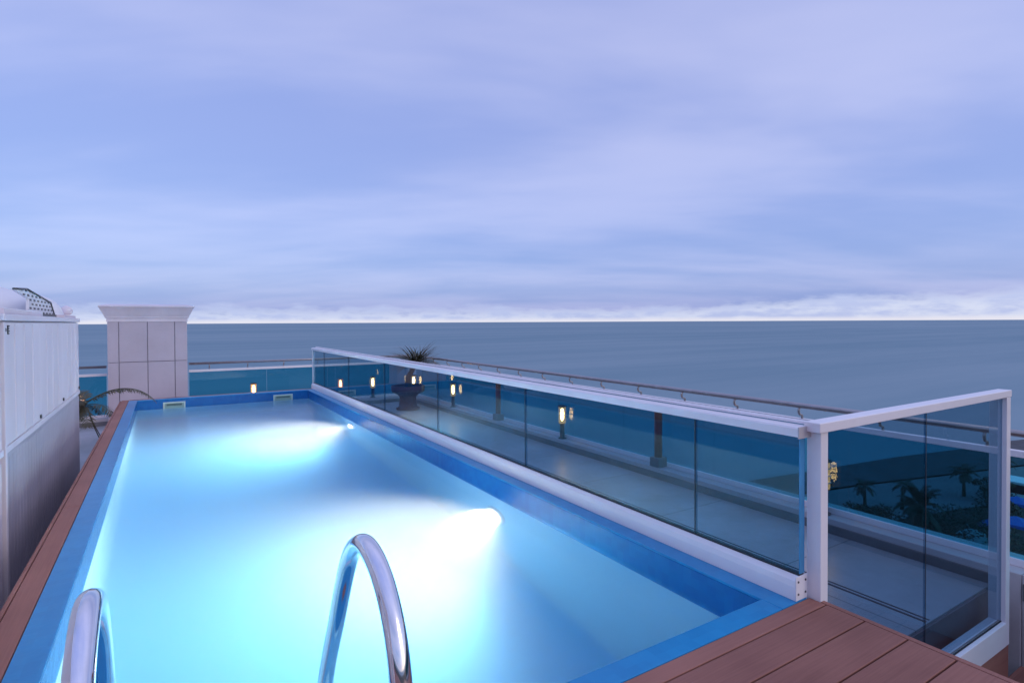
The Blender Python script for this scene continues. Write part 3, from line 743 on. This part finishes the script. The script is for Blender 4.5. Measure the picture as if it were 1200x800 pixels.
# ------------------------------------------------------------------ world: dusk overcast, procedural cloud sky + Nishita
SUN_EL, SUN_AZ = R(24), R(150)       # azimuth clockwise from +Y
w = bpy.data.worlds.new('World'); sc.world = w; w.use_nodes = True
nt = w.node_tree
for n in list(nt.nodes): nt.nodes.remove(n)
out = nt.nodes.new('ShaderNodeOutputWorld')
sky = N(nt, 'ShaderNodeTexSky', sky_type='NISHITA', sun_disc=False); sky.sun_elevation = SUN_EL; sky.sun_rotation = SUN_AZ
sky.air_density = 1.; sky.dust_density = 2.; sky.ozone_density = 3.
bg1 = N(nt, 'ShaderNodeBackground', Strength=.05); nt.links.new(sky.outputs[0], bg1.inputs[0])
tc = N(nt, 'ShaderNodeTexCoord')
nrm = N(nt, 'ShaderNodeVectorMath', operation='NORMALIZE'); nt.links.new(tc.outputs['Generated'], nrm.inputs[0])
sx = N(nt, 'ShaderNodeSeparateXYZ'); nt.links.new(nrm.outputs[0], sx.inputs[0])
def MA(op, a, b=None, clamp=False):
    n = nt.nodes.new('ShaderNodeMath'); n.operation = op; n.use_clamp = clamp
    for i, v in enumerate((a, b)):
        if v is None: continue
        if isinstance(v, (int, float)): n.inputs[i].default_value = v
        else: nt.links.new(v, n.inputs[i])
    return n.outputs[0]
def SM(v, a, b_, lo=0., hi=1.):
    n = nt.nodes.new('ShaderNodeMapRange'); n.interpolation_type = 'SMOOTHSTEP'
    nt.links.new(v, n.inputs[0]); n.inputs[1].default_value = a; n.inputs[2].default_value = b_; n.inputs[3].default_value = lo; n.inputs[4].default_value = hi
    return n.outputs[0]
SKY_LOC = (3.1, 1.7, 0)
zc = MA('MAXIMUM', sx.outputs[2], 0.)
den = MA('ADD', zc, .16)
u_ = MA('DIVIDE', sx.outputs[0], den); v_ = MA('DIVIDE', sx.outputs[1], den)
cb = N(nt, 'ShaderNodeCombineXYZ'); nt.links.new(u_, cb.inputs[0]); nt.links.new(v_, cb.inputs[1])
mp = N(nt, 'ShaderNodeMapping'); mp.inputs['Scale'].default_value = (.50,1.05,1); mp.inputs['Location'].default_value = SKY_LOC
mp0 = N(nt, 'ShaderNodeMapping'); mp0.inputs['Rotation'].default_value = (0,0,R(31.7)); nt.links.new(cb.outputs[0], mp0.inputs[0])
nt.links.new(mp0.outputs[0], mp.inputs[0])
n1 = N(nt, 'ShaderNodeTexNoise', Scale=1.0, Detail=4., Roughness=.5, Distortion=.3); nt.links.new(mp.outputs[0], n1.inputs['Vector'])
n2 = N(nt, 'ShaderNodeTexNoise', Scale=3.4, Detail=5., Roughness=.55); nt.links.new(mp.outputs[0], n2.inputs['Vector'])
nn = MA('ADD', MA('MULTIPLY', n1.outputs[0], .86), MA('MULTIPLY', n2.outputs[0], .14))
az = MA('ARCTAN2', sx.outputs[0], sx.outputs[1])
def blob(a0, z0, ra, rz, k):
    a = MA('DIVIDE', MA('SUBTRACT', az, a0), ra); z = MA('DIVIDE', MA('SUBTRACT', sx.outputs[2], z0), rz)
    return MA('MULTIPLY', MA('EXPONENT', MA('MULTIPLY', MA('ADD', MA('MULTIPLY', a, a), MA('MULTIPLY', z, z)), -1.)), k)
for bl in ((.22,.27,.30,.085,-.13), (1.15,.19,.30,.085,-.13), (.72,.27,.24,.06,.07), (-.05,.38,.30,.09,.11), (.66,.46,.45,.09,.07), (-.02,.20,.18,.05,.06)):
    nn = MA('ADD', nn, blob(*bl))
cbs = N(nt, 'ShaderNodeCombineXYZ'); nt.links.new(MA('MULTIPLY', az, 2.6), cbs.inputs[0]); nt.links.new(MA('MULTIPLY', sx.outputs[2], 26.), cbs.inputs[1])
n4 = N(nt, 'ShaderNodeTexNoise', Scale=1., Detail=5., Roughness=.5, Distortion=.4); nt.links.new(cbs.outputs[0], n4.inputs['Vector'])
nn = MA('ADD', nn, MA('MULTIPLY', MA('MULTIPLY', MA('SUBTRACT', n4.outputs[0], .5), .30), SM(sx.outputs[2], .30, .08)))
cl = SM(nn, .31, .68)
def MIXC(f, a, b_):
    n = nt.nodes.new('ShaderNodeMix'); n.data_type = 'RGBA'
    if isinstance(f, float): n.inputs[0].default_value = f
    else: nt.links.new(f, n.inputs[0])
    for i, v in ((6, a), (7, b_)):
        if isinstance(v, tuple): n.inputs[i].default_value = rgba(v)
        else: nt.links.new(v, n.inputs[i])
    return n.outputs[2]
lowc = MIXC(cl, (.225,.315,.715), (.385,.435,.81))        # lower half of the sky
highc = MIXC(cl, (.285,.35,.735), (.50,.525,.85))          # upper half
base = MIXC(SM(sx.outputs[2], .04, .34), lowc, highc)
# bright cloud bank low over the sea
cb2 = N(nt, 'ShaderNodeCombineXYZ'); nt.links.new(MA('MULTIPLY', az, 13.), cb2.inputs[0]); nt.links.new(MA('MULTIPLY', sx.outputs[2], 48.), cb2.inputs[1])
n3 = N(nt, 'ShaderNodeTexNoise', Scale=1.1, Detail=7., Roughness=.6); nt.links.new(cb2.outputs[0], n3.inputs['Vector'])
edge = MA('SUBTRACT', MA('ADD', sx.outputs[2], MA('MULTIPLY', MA('SUBTRACT', n3.outputs[0], .5), .060)), SM(az, .75, 1.15, 0., .014))
bank = SM(edge, .031, .010)
bk = MIXC(SM(n3.outputs[0], .38, .62), (.48,.56,.90), (.69,.75,.98))
base2 = MIXC(bank, base, bk)
glow = SM(sx.outputs[2], .009, .001)
fin = MIXC(MA('MULTIPLY', glow, .85), base2, (.90,.88,.98))
bg2 = N(nt, 'ShaderNodeBackground', Strength=.86); zen = N(nt, 'ShaderNodeVectorMath', operation='SCALE'); nt.links.new(fin, zen.inputs[0]); nt.links.new(SM(sx.outputs[2], .5, .95, 1., 1.45), zen.inputs['Scale'])
nt.links.new(zen.outputs[0], bg2.inputs[0])
ad = N(nt, 'ShaderNodeAddShader'); nt.links.new(bg1.outputs[0], ad.inputs[0]); nt.links.new(bg2.outputs[0], ad.inputs[1])
nt.links.new(ad.outputs[0], out.inputs[0])

sun = bpy.data.lights.new('sun', 'SUN'); sun.energy = .3; sun.angle = R(25); sun.color = (1., .92, .88)
so = bpy.data.objects.new('sun', sun); COL.objects.link(so); so.location = (0,0,30)
dirv = Vector((math.sin(SUN_AZ)*math.cos(SUN_EL), math.cos(SUN_AZ)*math.cos(SUN_EL), math.sin(SUN_EL)))
so.rotation_euler = (-dirv).to_track_quat('-Z', 'Y').to_euler()

# ------------------------------------------------------------------ camera
yaw, roll, pitch = R(31.7), R(.28), R(-.76)
F0 = Vector((math.sin(yaw), math.cos(yaw), 0)); R0 = Vector((math.cos(yaw), -math.sin(yaw), 0)); U0 = Vector((0,0,1))
Fv = F0*math.cos(pitch)+U0*math.sin(pitch); Uv = U0*math.cos(pitch)-F0*math.sin(pitch)
Rv = R0*math.cos(roll)-Uv*math.sin(roll); U2 = Uv*math.cos(roll)+R0*math.sin(roll)
Rv = Fv.cross(U2).normalized(); U2 = Rv.cross(Fv)
cam = bpy.data.cameras.new('camera'); co = bpy.data.objects.new('camera', cam); COL.objects.link(co)
mw = Matrix(((Rv.x,U2.x,-Fv.x,0),(Rv.y,U2.y,-Fv.y,0),(Rv.z,U2.z,-Fv.z,1.25),(0,0,0,1)))
co.matrix_world = mw
cam.sensor_width = 36; cam.lens = 660/1200*36; cam.shift_y = -14.2/1200; cam.clip_end = 100000; cam.clip_start = .05
sc.camera = co

# ------------------------------------------------------------------ render settings
sc.render.engine = 'CYCLES'
cy = sc.cycles
cy.use_denoising = True; cy.max_bounces = 14; cy.diffuse_bounces = 5; cy.glossy_bounces = 6; cy.transmission_bounces = 10
cy.transparent_max_bounces = 24; cy.volume_bounces = 1; cy.caustics_reflective = True; cy.caustics_refractive = True
cy.sample_clamp_indirect = 6.; cy.blur_glossy = .6
vs = sc.view_settings; vs.view_transform = 'Standard'; vs.look = 'None'; vs.exposure = 0.; vs.gamma = 1.; vs.use_curve_mapping = False
